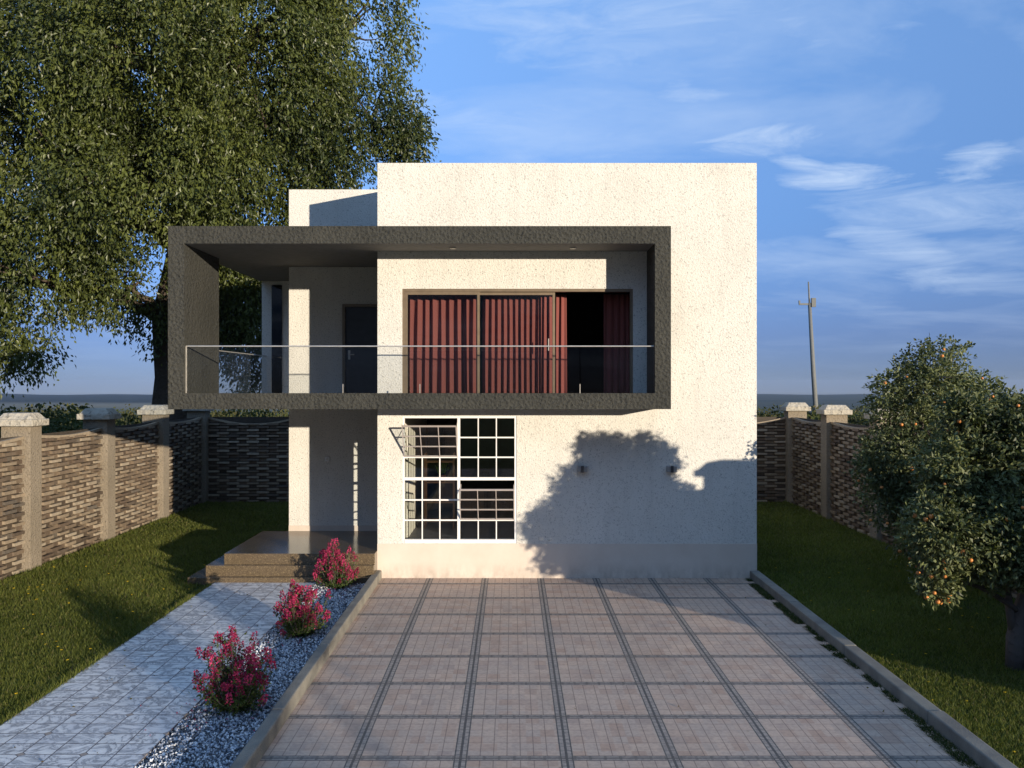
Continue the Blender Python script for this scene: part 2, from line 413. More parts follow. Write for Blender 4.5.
# dark balcony box
BX0, BX1, BY, BZ0, BZ1 = -5.342, 2.469, 13.23, 2.809, 5.653
def foot(x, y):
    return (x < -4.162 and y < 18.05) or (x < -2.2155 and y < 15.9) or y < 14.03
def box_solid(x, y, z):
    if not foot(x, y): return False
    if z > 5.382: return True
    if z < 2.95: return True
    if z < 3.057 and y < 13.38: return True
    if x < -5.093 and y < 14.81: return True
    if x > 2.22: return True
    return False
def box_mat(x, y, z, d):
    if d[2] == -1 and inb(z, 5.37, 5.39): return 1
    if d[2] == 1 and inb(z, 2.94, 2.96): return 2
    return 0
gridsolid('balcony_frame', [BX0, -5.093, -4.1622, -2.2158, 2.22, BX1], [BY, 13.38, 14.029, 14.81, 15.899, 18.049], [BZ0, 2.95, 3.057, 5.382, BZ1],
          box_solid, [M['dark'], M['ceiling'], M['granite']], house, box_mat, ho)
for px in (453, 573):
    x = (px - 512) * 13.6 / F
    mb = MB().tube([(x, 13.62, 5.362), (x, 13.62, 5.381)], .05, 14); hb(mb, 'downlight', M['steel'])

# balcony railing
rail = hb(MB().tube([(-5.09, 13.30, 3.79), (2.218, 13.30, 3.79)], .0105, 8), 'railing', M['steel'])
def rb(mb, name, mat): return mb.build(name, mat, rail, off=ho)
seams = [-5.09, (343 - 512) * .01561, (420 - 512) * .01561, (580 - 512) * .01561, 2.216]
for a, c in zip(seams[:-1], seams[1:]):
    rb(MB().box(a + .006, c - .006, 13.295, 13.305, 3.03, 3.782), 'glass_panel', M['rail_glass'])
rb(MB().box(-5.092, -5.078, 13.29, 13.31, 3.057, 3.785), 'post', M['steel'])
for sx in seams[1:-1]: rb(MB().box(sx - .005, sx + .005, 13.29, 13.31, 3.057, 3.2), 'post', M['steel'])
# side railing
sr = hb(MB().tube([(-5.20, 14.82, 3.79), (-5.20, 18.03, 3.79)], .011, 8), 'railing', M['steel'])
sr2 = MB().box(-5.205, -5.195, 14.82, 16.4, 2.95, 3.782).build('glass_panel', M['rail_glass'], sr, off=ho)
sr3 = MB().box(-5.205, -5.195, 16.42, 18.03, 2.95, 3.782).build('glass_panel', M['rail_glass'], sr, off=ho)

# upstairs balcony door
mb = MB(); x0, x1, zt = -3.163, -2.302, 4.69
mb.box(x0 + .001, x0 + .05, 15.87, 15.99, 2.951, zt - .001).box(x1 - .05, x1 - .001, 15.87, 15.99, 2.951, zt - .001).box(x0 + .0505, x1 - .0505, 15.872, 15.99, zt - .05, zt - .001)
d = hb(mb, 'door', M['bronze'])
MB().box(x0 + .052, x1 - .052, 15.93, 15.985, 2.96, zt - .052).build('door_leaf', M['door'], d, off=ho)
mb = MB().tube([(x0 + .12, 15.93, 3.75), (x0 + .12, 15.89, 3.75), (x0 + .22, 15.89, 3.75)], .012, 8); mb.box(x0 + .10, x0 + .14, 15.925, 15.9295, 3.66, 3.83)
mb.build('handle', M['steel'], d, off=ho)

# sliding doors
yf = 14.10
mb = MB(); t = .045
mb.box(UL + .001, UL + t, yf - .05, yf + .05, 2.951, UT - .001).box(UR - t, UR - .001, yf - .05, yf + .05, 2.951, UT - .001)
mb.box(UL + t + .0005, UR - t - .0005, yf - .052, yf + .052, UT - t, UT - .001).box(UL + t + .0005, UR - t - .0005, yf - .052, yf + .052, 2.951, 2.99)
sd = hb(mb, 'sliding_door', M['bronze'])
m1 = (478 - 512) * 14.1 / F; m2 = (553.2 - 512) * 14.1 / F
def leafd(a, c, y):
    mb = MB(); w = .04
    mb.box(a, a + w, y - .018, y + .018, 2.992, UT - t - .002).box(c - w, c, y - .018, y + .018, 2.992, UT - t - .002)
    mb.box(a + w + .0005, c - w - .0005, y - .016, y + .016, UT - t - .05, UT - t - .002).box(a + w + .0005, c - w - .0005, y - .016, y + .016, 2.992, 3.04)
    mb.build('door_panel', M['bronze'], sd, off=ho)
    MB().box(a + w, c - w, y - .004, y + .004, 3.035, UT - t - .045).build('pane', M['glass'], sd, off=ho)
leafd(UL + t + .001, m1 + .03, yf - .03)
leafd(m1 - .03, m2 + .03, yf + .012)
mb = MB().box(m2 - .085, m2 - .07, yf - .035, yf - .02, 3.75, 3.95); mb.build('handle', M['steel'], sd, off=ho)

# ground floor grid window
yw = 14.07; fw = .028
mx = (458.75 - 512) * 14.05 / F
def py2z(py, y=14.05): return H0 - (py - 384) * y / F
mb = MB()
mb.box(WL + .001, WL + fw, yw - .03, yw + .03, WB + .001, WT - .001).box(WR - fw * 1.3, WR - .001, yw - .03, yw + .03, WB + .001, WT - .001)
def hbar(x0, x1, z, w, y0, y1): mb.box(x0, x1, y0, y1, z - w, z + w)
zr = [py2z(400 + v / 4.8) for v in (180, 275, 378, 480, 577)]
mb.box(WL + fw + .0005, WR - fw * 1.3 - .0005, yw - .032, yw + .032, WT - .035, WT - .002)
mb.box(WL + fw + .0005, WR - fw * 1.3 - .0005, yw - .045, yw + .032, WB + .002, WB + .062)
mb.box(mx - .022, mx + .022, yw - .028, yw + .028, WB + .063, WT - .036)
hbar(WL + fw + .0005, WR - fw * 1.3 - .0005, zr[2], .024, yw - .031, yw + .031)
LX = [WL + fw, mx - .022]; RX = [mx + .022, WR - fw * 1.3]
for (a, c), zs_ in ((LX, (zr[1], zr[3], zr[4])), (RX, (zr[0], zr[1], zr[4]))):
    for z in zs_: hbar(a, c, z, .011, yw - .020, yw + .020)
def vbar(a, c, z0, z1):
    for k in (1, 2):
        x = a + (c - a) * k / 3; mb.box(x - .0085, x + .0085, yw - .016, yw + .016, z0, z1)
vbar(*LX, zr[2] + .0245, zr[1] - .0115); vbar(*LX, WB + .0625, zr[2] - .0245)
vbar(*RX, zr[2] + .0245, WT - .0355); vbar(*RX, WB + .0625, zr[4] - .0115)
win = hb(mb, 'window', M['white_metal'])
def pane(a, c, z0, z1, name='pane'): MB().box(a, c, yw - .003, yw + .003, z0, z1).build(name, M['glass'], win, off=ho)
pane(*LX, zr[2] + .024, zr[1] - .011); pane(*LX, WB + .062, zr[2] - .024)
pane(*RX, zr[2] + .024, WT - .035); pane(*RX, WB + .062, zr[4] - .011)
def sash(a, c, z0, z1, ang):
    L = z1 - z0; fr = MB(); gl = MB()
    ca, sa = math.cos(ang), math.sin(ang)
    def P(u, v, w): return (u, yw - .02 - v * sa - w * ca, z0 + v * ca - w * sa)
    def bar(u0, u1, v0, v1, th, mbb):
        i = len(mbb.v)
        mbb.v += [P(u0, v0, -th), P(u1, v0, -th), P(u1, v0, th), P(u0, v0, th), P(u0, v1, -th), P(u1, v1, -th), P(u1, v1, th), P(u0, v1, th)]
        mbb.f += [[i, i+3, i+2, i+1], [i+4, i+5, i+6, i+7], [i, i+1, i+5, i+4], [i+1, i+2, i+6, i+5], [i+2, i+3, i+7, i+6], [i+3, i, i+4, i+7]]
    w = .013
    bar(a, a + w, 0, L, .013, fr); bar(c - w, c, 0, L, .013, fr); bar(a, c, L - w * 1.2, L, .0145, fr); bar(a, c, 0, w, .0145, fr)
    for k in (1, 2):
        u = a + (c - a) * k / 3; bar(u - .006, u + .006, w, L - w, .010, fr); v = L * k / 3; bar(a + w, c - w, v - .006, v + .006, .011, fr)
    for e in (a + .01, c - .01):       # stay arms
        fr.tube([P(e, L * .55, 0), (e, yw - .005, z0 + L * .93)], .006, 6)
    fr.build('sash', M['sash_metal'], win, off=ho)
    bar(a + w, c - w, w, L - w, .003, gl); gl.build('sash_pane', M['glass'], win, off=ho)
sash(LX[0] - .01, LX[1] + .004, zr[1] + .014, WT - .06, math.radians(31))
sash(RX[0] + .002, RX[1] - .002, zr[4] + .014, zr[2] - .05, math.radians(31))

# added slit panel shaped as a door, passing sun streaks into the alcove
mb = MB(); X0, X1 = -1.90, -1.86
ya, yb, yc, yd = 14.60, 14.735, 14.83, 14.87
for (p, q) in ((14.423, ya), (yb, yc), (yd, 15.097)): mb.box(X0, X1, p, q, .463, 2.447)
for (p, q) in ((ya, yb), (yc, yd)):
    mb.box(X0 + .002, X1 - .002, p, q, .463, .62)
    mb.box(X0 + .002, X1 - .002, p, q, 2.3, 2.447)
    for z in (1.0, 1.4, 1.8): mb.box(X0 + .004, X1 - .004, p, q, z, z + .02)
slit_panel = hb(mb, 'door', M['wall_in'])  # stand-in door, put in to slit the sunlight
MB().tube([(X0, 15.0, 1.35), (X0 - .05, 15.0, 1.35), (X0 - .05, 14.9, 1.35)], .012, 8).build('handle', M['steel'], slit_panel, off=ho)

# steps and landing
st = hb(MB().box(-4.651, -2.2165, 13.76, 15.884, 0.0, .46), 'entrance_steps', M['granite'], bevel=.006)
MB().box(-4.916, -2.218, 13.67, 13.7595, 0.0, .287).box(-4.916, -4.6515, 13.7595, 15.88, 0, .287).build('step', M['granite'], st, off=ho, bevel=.006)
MB().box(-5.174, -2.22, 13.577, 13.6695, 0.0, .115).box(-5.174, -4.9165, 13.6695, 15.87, 0, .115).build('step', M['granite'], st, off=ho, bevel=.006)

# wall lamps and bell
for px in (582.3, 671.8):
    x = (px - 512) * 13.95 / F; z = py2z(469, 13.95)
    w = hb(MB().box(x - .082, x + .082, 13.93, 14.015, z - .05, z + .045), 'wall_lamp', M['lamp_grey'], bevel=.006)
    MB().box(x - .022, x + .022, 13.912, 13.929, z - .056, z + .054).build('bracket', M['door'], w, off=ho)
x = (327.3 - 512) * 15.89 / F; z = py2z(459, 15.89)
bell = hb(MB().box(x - .045, x + .045, 15.87, 15.899, z - .045, z + .045), 'doorbell', M['porcelain'], bevel=.006)
MB().tube([(x, 15.86, z), (x, 15.8699, z)], .016, 12).build('button', M['steel'], bell, off=ho)

# ---------------------------------------------------------------- curtains
def curtain(px0, px1, yd, folds, label, amp=.048, ph=0.):
    x0, x1 = (px0 - 512) * yd / F, (px1 - 512) * yd / F
    n = int(folds * 16); zs_ = np.linspace(0, 1.75, 14); rg = np.random.RandomState(int(px0))
    fr = np.cumsum(rg.uniform(.6, 1.5, n)); fr = fr / fr[-1] * folds * 2 * PI
    V = []; org = ((x0 + x1) / 2, yd, 2.965)
    for z in zs_:
        s_ = .75 + .45 * (1 - z / 1.75)
        for i in range(n):
            u = i / (n - 1); a = fr[i] + ph + .25 * math.sin(z * 1.7 + i * .05)
            V.append((x0 + (x1 - x0) * u - org[0] + .012 * math.sin(a * 2 + 1), amp * s_ * math.sin(a) + .012 * math.sin(a * .37 + z), z))
    f = [[r * n + i, r * n + i + 1, (r + 1) * n + i + 1, (r + 1) * n + i] for r in range(len(zs_) - 1) for i in range(n - 1)]
    o = fast('curtain', V, f, M['curtain'], smooth=True); o.location = [c * S for c in org]
    sm = o.modifiers.new('thickness', 'SOLIDIFY'); sm.thickness = .006
    return tag(o, label, 'curtain', 'burgundy curtains behind the balcony doors')
curtain(406, 476, 14.40, 9, 'widest burgundy curtain, filling the left pane of the balcony doors')
curtain(483, 552, 14.40, 12, 'finely pleated burgundy curtain behind the middle pane of the balcony doors', .04, 1)
curtain(555, 566, 14.42, 2.2, 'narrow sunlit strip of burgundy curtain at the left of the open black doorway', .028, 2)
curtain(603, 630, 14.40, 4.5, 'shaded burgundy curtain drawn to the right end of the open doorway', .03, 3)

# shelf with plant inside the ground floor room
shx, shy = -1.38, 16.3
sh = thing('shelf_unit', (shx, shy, .46), 'open wooden shelf unit seen through the left panes of the grid window', 'shelf')
mb = MB()
for sx in (-.27, .27):
    for sy in (-.14, .14): mb.box(sx - .012, sx + .012, sy - .012, sy + .012, 0, 1.42)
mb.build('frame', M['wood'], sh)
for z in (.12, .48, .86, 1.25): MB().box(-.256, .256, -.15, .15, z, z + .025).build('shelf', M['wood'], sh)

# ---------------------------------------------------------------- leaves, branches
def leaf_quads(cen, dirv, L, W, rg, fold=.25):
    """returns V (4N x 3), F: pointed rhombus leaves"""
    n = len(cen); d = dirv / (np.linalg.norm(dirv, axis=1, keepdims=True) + 1e-9)
    r = rg.normal(size=(n, 3)); s = np.cross(d, r); s /= (np.linalg.norm(s, axis=1, keepdims=True) + 1e-9); nn = np.cross(s, d)
    L = L.reshape(-1, 1); W = W.reshape(-1, 1)
    b = cen; tip = cen + d * L; mid = cen + d * L * .45
    V = np.stack([b, mid + s * W * .5 + nn * W * fold, tip, mid - s * W * .5 + nn * W * fold], 1).reshape(-1, 3)
    Fc = np.arange(4 * n).reshape(n, 4)
    return V, Fc
def fnoise(P, k, seed):
    rg = np.random.RandomState(seed); v = np.zeros(len(P))
    for _ in range(6):
        w = rg.normal(size=3) * k; v += np.sin(P @ w + rg.uniform(0, 6.28))
    return v / 6
def crown(name, lobes, nspr, per, L, Wd, base, parent, mat, cdark, clight, rg, droop=.7, spread=.35, gap=.0, gk=1.6, shell=2.4, jit=.35):
    lob = np.array(lobes); vol = lob[:, 3] ** 2.3; pick = rg.choice(len(lob), nspr, p=vol / vol.sum())
    d = rg.normal(size=(nspr, 3)); d /= np.linalg.norm(d, axis=1, keepdims=True)
    r = rg.uniform(0, 1, nspr) ** (1 / shell) * lob[pick, 3]
    c = lob[pick, :3] + d * r[:, None] * np.array([1, 1, .92])
    keep = fnoise(c, gk, 3) > gap * .5 - .28 * (rg.uniform(0, 1, nspr) < .5)
    c = c[keep]; d = d[keep]; n = len(c)
    tone = np.clip(.5 + .5 * fnoise(c, gk * .8, 9) + rg.normal(0, .18, n), 0, 1)
    # each sprig: a short drooping axis with leaves along it
    ax = d * .55 + rg.normal(size=(n, 3)) * .35 + np.array([0, 0, -droop]); ax /= np.linalg.norm(ax, axis=1, keepdims=True)
    t = np.tile(np.linspace(0, 1, per), n); idx = np.repeat(np.arange(n), per)
    P = c[idx] + ax[idx] * (t[:, None] - .5) * spread * 2 * rg.uniform(.6, 1.2, (n, 1))[idx] + rg.normal(size=(n * per, 3)) * spread * .22
    dv = ax[idx] * .8 + rg.normal(size=(n * per, 3)) * .55 + np.array([0, 0, -droop * .5])
    V, Fc = leaf_quads(P, dv, L * rg.uniform(.6, 1.25, len(P)), Wd * rg.uniform(.6, 1.25, len(P)), rg)
    tt = np.clip(tone[idx] + rg.normal(0, jit * .5, len(P)), 0, 1)[:, None]
    col = np.array(cdark) * (1 - tt) + np.array(clight) * tt
    o = fast(name, V - np.array(base), Fc, mat, parent, cols=np.repeat(col, 4, 0))
    return o, c
def bez(a, m, b, n): 
    t = np.linspace(0, 1, n)[:, None]; a, m, b = map(np.array, (a, m, b)); return (1 - t) ** 2 * a + 2 * t * (1 - t) * m + t * t * b
def limbs(mb, start_pts, targets, r0, r1, rg, n=8, sides=6):
    out = []
    for T in targets:
        T = np.array(T); q = start_pts[np.argmin([np.linalg.norm(T - s) + 1.2 * max(0, s[2] - T[2]) for s in start_pts])]
        m = (q + T) / 2 + rg.normal(size=3) * .10 * np.linalg.norm(T - q) + np.array([0, 0, .12 * np.linalg.norm(T - q)])
        p = bez(q, m, T, n) + np.vstack([np.zeros(3), rg.normal(size=(n - 2, 3)) * .015 * np.linalg.norm(T - q), np.zeros(3)])
        mb.tube(list(p), list(np.linspace(r0, r1, n)), sides); out += list(p[2:])
    return out
def at(px, py, y): return np.array([(px - 512) * y / F, y, H0 - (py - 384) * y / F])

# big tree behind the left fence
rg = np.random.RandomState(11)
TB = (-10.35, 25.6, 0.0)
big = thing('tree', TB, 'huge broad leafed tree towering behind the left side of the house', 'tree')
LB = []
for px, py, r, y in [(345, 32, 76, 26), (250, 60, 110, 24.6), (150, 60, 120, 23.8), (60, 90, 110, 24), (-60, 80, 120, 25), (371, 122, 60, 26.2), (400, 140, 32, 26),
                     (300, 150, 80, 25.5), (200, 170, 95, 24.4), (105, 200, 90, 23.8), (20, 230, 90, 24), (-70, 260, 100, 25), (-8, 338, 52, 24.2), (50, 285, 52, 23.8), (30, 350, 28, 23.9),
                     (125, 285, 52, 24.4), (172, 325, 38, 25.2), (240, 300, 60, 26.5), (245, 335, 48, 26.2), (262, 300, 48, 26), (265, 395, 34, 26.5), (268, 85, 52, 25.5), (95, 120, 70, 25), (290, 250, 70, 26.5), (200, 250, 60, 25), (200, -60, 130, 25), (70, -60, 120, 25), (325, -50, 92, 26), (130, 130, 100, 27), (250, 200, 90, 27.5)]:
    p = at(px, py, y); LB.append((*p, r * y / F))
crown('crown', LB, 50000, 10, .155, .070, TB, big, M['leaf'], (.022, .036, .010), (.145, .170, .040), rg, droop=.75, spread=.36, gap=-.20, gk=1.05, shell=2.8)
mb = MB()
tp = [(-10.35, 25.6, -1.0), (-10.4, 25.6, .4), (-10.3, 25.6, 1.8), (-10.15, 25.6, 3.4), (-10.3, 25.5, 5.2), (-9.9, 25.4, 7.2), (-9.6, 25.3, 9.4), (-9.2, 25.2, 12)]
mb.tube(tp, [.85, .68, .58, .55, .46, .34, .22, .10], 14)
sp = [np.array(p) for p in tp[4:]]
l1 = limbs(mb, sp, [l[:3] for l in LB if l[3] > 1.4 and l[2] > 4.6], .20, .045, rg, 9, 7)
tw = [np.array(l[:3]) + np.clip(rg.normal(size=3), -1.2, 1.2) * l[3] * .42 for l in LB if l[2] > 4.9 for _ in range(7)]
limbs(mb, l1 + sp, tw, .05, .012, rg, 6, 5)
mb.build('trunk', M['bark'], big, smooth=True, off=TB)

# orange trees
fruit_me = None
def orange_tree(base, lobes, label, seed, trunk, nspr, fruits, L=.066):
    global fruit_me
    rg = np.random.RandomState(seed); lobes = [(*at(px, py, y), r * y / F) for px, py, r, y in lobes]
    t = thing('orange_tree', base, label, 'fruit tree', 'orange trees on the right lawn')
    _, cc = crown('crown', lobes, nspr, 7, L, L * .55, base, t, M['citrus'], (.030, .045, .018), (.175, .195, .080), rg, droop=.1, spread=.085, gap=-.35, gk=3.2, shell=2.2)
    mb = MB(); mb.tube(trunk[0], trunk[1], 10)
    sp = [np.array(p) for p in trunk[0][2:]]
    l1 = limbs(mb, sp, [l[:3] for l in lobes], .035, .012, rg, 8, 6)
    limbs(mb, l1, [np.array(l[:3]) + np.clip(rg.normal(size=3), -1.2, 1.2) * l[3] * .38 for l in lobes for _ in range(9)], .011, .004, rg, 6, 5)
    mb.build('trunk', M['bark2'], t, smooth=True, off=base)
    if fruit_me is None:
        V = []; f = []; n = 12; m_ = 8
        for i in range(m_ + 1):
            th = PI * i / m_
            for j in range(n):
                a = 2 * PI * j / n; rr = .036 * math.sin(th) * (1 + .02 * math.sin(3 * a)); V.append((rr * math.cos(a), rr * math.sin(a), .034 * math.cos(th) - (.004 if i == 0 else 0)))
        f = [[i * n + j, i * n + (j + 1) % n, (i + 1) * n + (j + 1) % n, (i + 1) * n + j] for i in range(m_) for j in range(n)]
        first = fast('orange', V, f, M['orange'], smooth=True); fruit_me = first.data; bpy.data.objects.remove(first)
    lob = np.array(lobes); k = 0
    while k < fruits:
        l = lob[rg.randint(len(lob))]; d = rg.normal(size=3); d[1] = -abs(d[1]) ; d /= np.linalg.norm(d)
        p = l[:3] + d * l[3] * rg.uniform(.84, .98)
        if any(np.linalg.norm(p - q[:3]) < q[3] * .84 for q in lob): continue
        o = bpy.data.objects.new('orange', fruit_me); link(o, t); o.location = (p - np.array(base)) * S
        o.scale = (rg.uniform(.5, .78),) * 3; k += 1
    return t
orange_tree((6.23, 12.85, 0), [(938, 378, 44, 12.85), (905, 400, 38, 12.75), (968, 405, 42, 12.95), (900, 455, 40, 12.65), (942, 470, 62, 12.85), (892, 500, 34, 12.6), (985, 450, 60, 13.05), (925, 535, 34, 12.65), (880, 475, 26, 12.6)],
            'taller rear orange tree on the right lawn with fruit high in its crown', 21,
            ([(6.23, 12.85, -.1), (6.21, 12.85, .5), (6.17, 12.85, .95), (6.27, 12.85, 1.6), (6.17, 12.85, 2.3)], [.10, .085, .075, .055, .03]), 8000, 44)
orange_tree((5.68, 9.6, 0), [(1020, 442, 52, 9.6), (1046, 500, 42, 9.7), (968, 472, 46, 9.5), (947, 530, 44, 9.3), (1000, 535, 58, 9.4), (1036, 552, 38, 9.6), (936, 582, 22, 9.3), (965, 415, 25, 9.6)],
            'nearer orange tree at the right edge of the lawn, its forked trunk in view', 33,
            ([(5.68, 9.6, -.1), (5.67, 9.6, .35), (5.72, 9.6, .62), (5.95, 9.65, 1.2), (6.1, 9.7, 1.9)], [.115, .095, .085, .06, .035]), 8500, 46)
o = bpy.data.objects.get('orange_tree.001')
mb = MB(); mb.tube([(-.02, 0, .34), (-.08, -.02, .62), (-.13, -.03, 1.0), (-.12, -.03, 1.3), (-.25, -.1, 1.7)], [.05, .045, .036, .03, .02], 8); mb.build('branch', M['bark2'], o, smooth=True)

# small olive tree behind the camera on the right: shades the garden path
rg = np.random.RandomState(5)
ob = (8.45, -5.3, 0)
ot = thing('olive_tree', ob, 'small grey olive tree standing alone beyond the end of the right fence', 'tree')
crown('crown', [(8.45, -5.3, 2.15, .62), (8.9, -5.2, 2.6, .45), (8.7, -3.1, 2.3, .30), (8.1, -5.6, 1.75, .4)], 420, 8, .09, .04, ob, ot, M['leaf'], (.05, .07, .035), (.12, .14, .08), rg, droop=.2, spread=.14, gap=.1, gk=2)
mb = MB(); mb.tube([(8.45, -5.3, -.1), (8.4, -5.3, .8), (8.5, -5.25, 1.5), (8.5, -5.25, 2.2)], [.1, .08, .06, .03], 8)
mb.tube([(8.45, -5.3, 1.1), (8.6, -4.3, 1.8), (8.7, -3.1, 2.35)], [.05, .035, .015], 7); mb.build('trunk', M['bark2'], ot, smooth=True, off=ob)

# ---------------------------------------------------------------- flowering shrubs
def shrub(loc, label, seed, sc, rz):
    rg = np.random.RandomState(seed)
    t = thing('flowering_shrub', loc, label, 'shrub', 'pink flowering shrubs in the gravel bed', rz)
    mb = MB(); tips = []; LV = []; LD = []
    for k in range(66):
        a = rg.uniform(0, 2 * PI); out = rg.uniform(.02, .30) * (1 if k > 14 else .6); hgt = rg.uniform(.22, .66) * (1 - .55 * (out / .34) ** 2)
        e = np.array([math.cos(a) * out, math.sin(a) * out, hgt]) ; 
        if k > 36: out = rg.uniform(.14, .31); hgt = rg.uniform(.08, .42)
        e = np.array([math.cos(a) * out, math.sin(a) * out, hgt]); s_ = np.array([math.cos(a) * .03, math.sin(a) * .03, 0])
        m = np.array([e[0] * .75, e[1] * .75, hgt * .35]); p = bez(s_, m, e, 7) * sc
        mb.tube(list(p), list(np.linspace(.007, .003, 7)), 5); tips.append((p[-1], p[-1] - p[-2]))
        for q in p[1:]:
            for _ in range(9): LV.append(q + rg.normal(size=3) * .028); LD.append(rg.normal(size=3) + np.array([0, 0, .4]))
        if k < 30:
            q = p[rg.randint(3, 6)]; e2 = q + rg.normal(size=3) * np.array([.07, .07, .03]) + np.array([0, 0, .07]); mb.tube([q, e2], [.004, .002], 4); tips.append((e2, e2 - q))
    mb.build('stem', M['bark2'], t)
    LV = np.array(LV); LD = np.array(LD); n = len(LV)
    V, Fc = leaf_quads(LV, LD, rg.uniform(.025, .05, n), rg.uniform(.014, .024, n), rg)
    tt = rg.uniform(0, 1, (n, 1)); col = np.array((.03, .055, .015)) * (1 - tt) + np.array((.10, .14, .04)) * tt
    fast('foliage', V, Fc, M['grassblade'], t, cols=np.repeat(col, 4, 0))
    # panicles: cones of small petals, one part per panicle
    for c, d in tips:
        d = d / np.linalg.norm(d) + np.array([0, 0, .6]); d /= np.linalg.norm(d)
        m_ = 64; u = rg.uniform(0, 1, m_); R = .037 * (1 - u * .75) * np.sqrt(rg.uniform(.3, 1, m_)) * rg.uniform(.85, 1.2); ln = rg.uniform(.075, .12)
        a = rg.uniform(0, 2 * PI, m_); e1 = np.cross(d, (0.3, .9, .1)); e1 /= np.linalg.norm(e1); e2 = np.cross(d, e1)
        rad = np.cos(a)[:, None] * e1 + np.sin(a)[:, None] * e2
        P = c + d * (u[:, None] * ln - .02) + rad * R[:, None]
        V, Fc = leaf_quads(P, rad + rg.normal(size=(m_, 3)) * .6 + d * .3, rg.uniform(.014, .026, m_), rg.uniform(.013, .022, m_), rg, .1)
        tt = np.clip(rg.normal(.5, .3, (m_, 1)) + rg.normal(0, .25), 0, 1)
        col = np.array((.22, .014, .055)) * (1 - tt) + np.array((.56, .065, .17)) * tt
        fast('blossom', V, Fc, M['petal'], t, cols=np.repeat(col, 4, 0))
shrub((-2.69, 8.31, .02), 'nearest pink flowering shrub in the gravel bed, loosest and widest', 1, 1.2, 0)
shrub((-2.68, 10.78, .02), 'middle pink flowering shrub in the gravel bed', 2, 1.17, 2.1)
shrub((-2.73, 13.30, .02), 'pink flowering shrub close against the granite entrance steps', 3, 1.12, 4.0)

# plant on the shelf
rg = np.random.RandomState(4)
pp = thing('potted_plant', (-1.33, 16.28, .46 + .885), 'small green potted plant on the wooden shelf unit indoors', 'plant')
MB().frustum((-.045, .045, -.045, .045, .002), (-.065, .065, -.065, .065, .11)).build('pot', M['pot'], pp)
cen = rg.normal(size=(90, 3)) * np.array([.04, .04, .05]) + np.array([0, 0, .2]); V, Fc = leaf_quads(cen, cen - np.array([0, 0, .08]), np.full(90, .09), np.full(90, .035), rg)
fast('foliage', V, Fc, M['grassblade'], pp, cols=np.tile((.12, .22, .04), (360, 1)))

# ---------------------------------------------------------------- fences
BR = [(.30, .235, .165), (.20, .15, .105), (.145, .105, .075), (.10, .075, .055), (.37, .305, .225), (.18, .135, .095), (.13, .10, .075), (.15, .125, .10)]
def panel(name_parent, p0, p1, nrm, seed, cols_n=9, ztop=2.30, sag=.07, off=(0, 0, 0)):
    """p0,p1: xy ends of the panel; nrm: direction the good face looks (unit xy)"""
    rg = np.random.RandomState(seed); p0 = np.array(p0, float); p1 = np.array(p1, float); nrm = np.array(nrm, float)
    d = (p1 - p0); Lp = np.linalg.norm(d); d /= Lp; rows = 29; rh = .08
    V = []; f = []; cc = []
    def bx(u0, u1, n0, n1, z0, z1, zb0, zb1, col):
        i = len(V)
        for (u, z_lo, z_hi) in ((u0, z0, zb0), (u1, z1, zb1)):
            for nn, zz in ((n0, z_lo), (n1, z_lo), (n1, z_hi), (n0, z_hi)):
                q = p0 + d * u + nrm * nn; V.append((q[0] - off[0], q[1] - off[1], zz - off[2])); cc.append(col)
        f.extend([[i, i+1, i+2, i+3], [i+7, i+6, i+5, i+4], [i, i+4, i+5, i+1], [i+1, i+5, i+6, i+2], [i+2, i+6, i+7, i+3], [i+3, i+7, i+4, i]])
    w = Lp / cols_n
    top = lambda u: ztop - sag * math.sin(PI * u / Lp)
    for cI in range(cols_n):
        u0, u1 = cI * w, (cI + 1) * w
        for r in range(rows):
            z0 = r * rh; z1 = z0 + rh
            tt = min(top(u0), top(u1))
            if z0 > tt - .05: break
            z1 = min(z1, tt)
            prot = (r + cI) % 2 == 0
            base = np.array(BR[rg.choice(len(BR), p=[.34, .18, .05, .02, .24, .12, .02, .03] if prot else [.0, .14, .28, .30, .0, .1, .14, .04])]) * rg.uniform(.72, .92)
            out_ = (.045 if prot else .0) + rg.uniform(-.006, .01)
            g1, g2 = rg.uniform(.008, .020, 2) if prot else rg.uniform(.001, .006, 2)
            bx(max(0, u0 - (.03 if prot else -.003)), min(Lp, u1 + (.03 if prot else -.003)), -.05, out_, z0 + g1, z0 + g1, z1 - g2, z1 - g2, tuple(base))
        bx(u0, u1, -.048, .035, top(u0) - .05, top(u1) - .05, top(u0) + .0, top(u1) + .0, (.30, .24, .17))
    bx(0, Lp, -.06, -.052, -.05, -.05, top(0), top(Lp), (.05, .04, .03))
    return fast('panel', V, f, M['brick'], name_parent, cols=np.array(cc))
def pillar(parent, x0, x1, y0, y1, off, h=2.40):
    p = MB().box(x0, x1, y0, y1, -.1, h).build('pillar', M['pillar'], parent, off=off, bevel=.008)
    cx, cy = (x0 + x1) / 2, (y0 + y1) / 2; hw, hd = (x1 - x0) / 2, (y1 - y0) / 2
    mb = MB().box(cx - hw - .085, cx + hw + .085, cy - hd - .085, cy + hd + .085, h + .001, h + .115)
    mb.frustum((cx - hw - .05, cx + hw + .05, cy - hd - .05, cy + hd + .05, h + .1155), (cx - hw + .03, cx + hw - .03, cy - hd + .03, cy + hd - .03, h + .225))
    mb.build('cap', M['cap'], p, off=off, bevel=.01)
PZ = [14.5 + 2.765 * k for k in range(-3, 4)]      # pillar fronts: 6.2 ... 22.8
PD, PW = .36, .50
XL, XR = -8.2, 7.39
offL = (-8.45, 14.5, 0)
fl = thing('fence', offL, 'sunlit woven brick fence with capped pillars along the left lawn', 'fence')
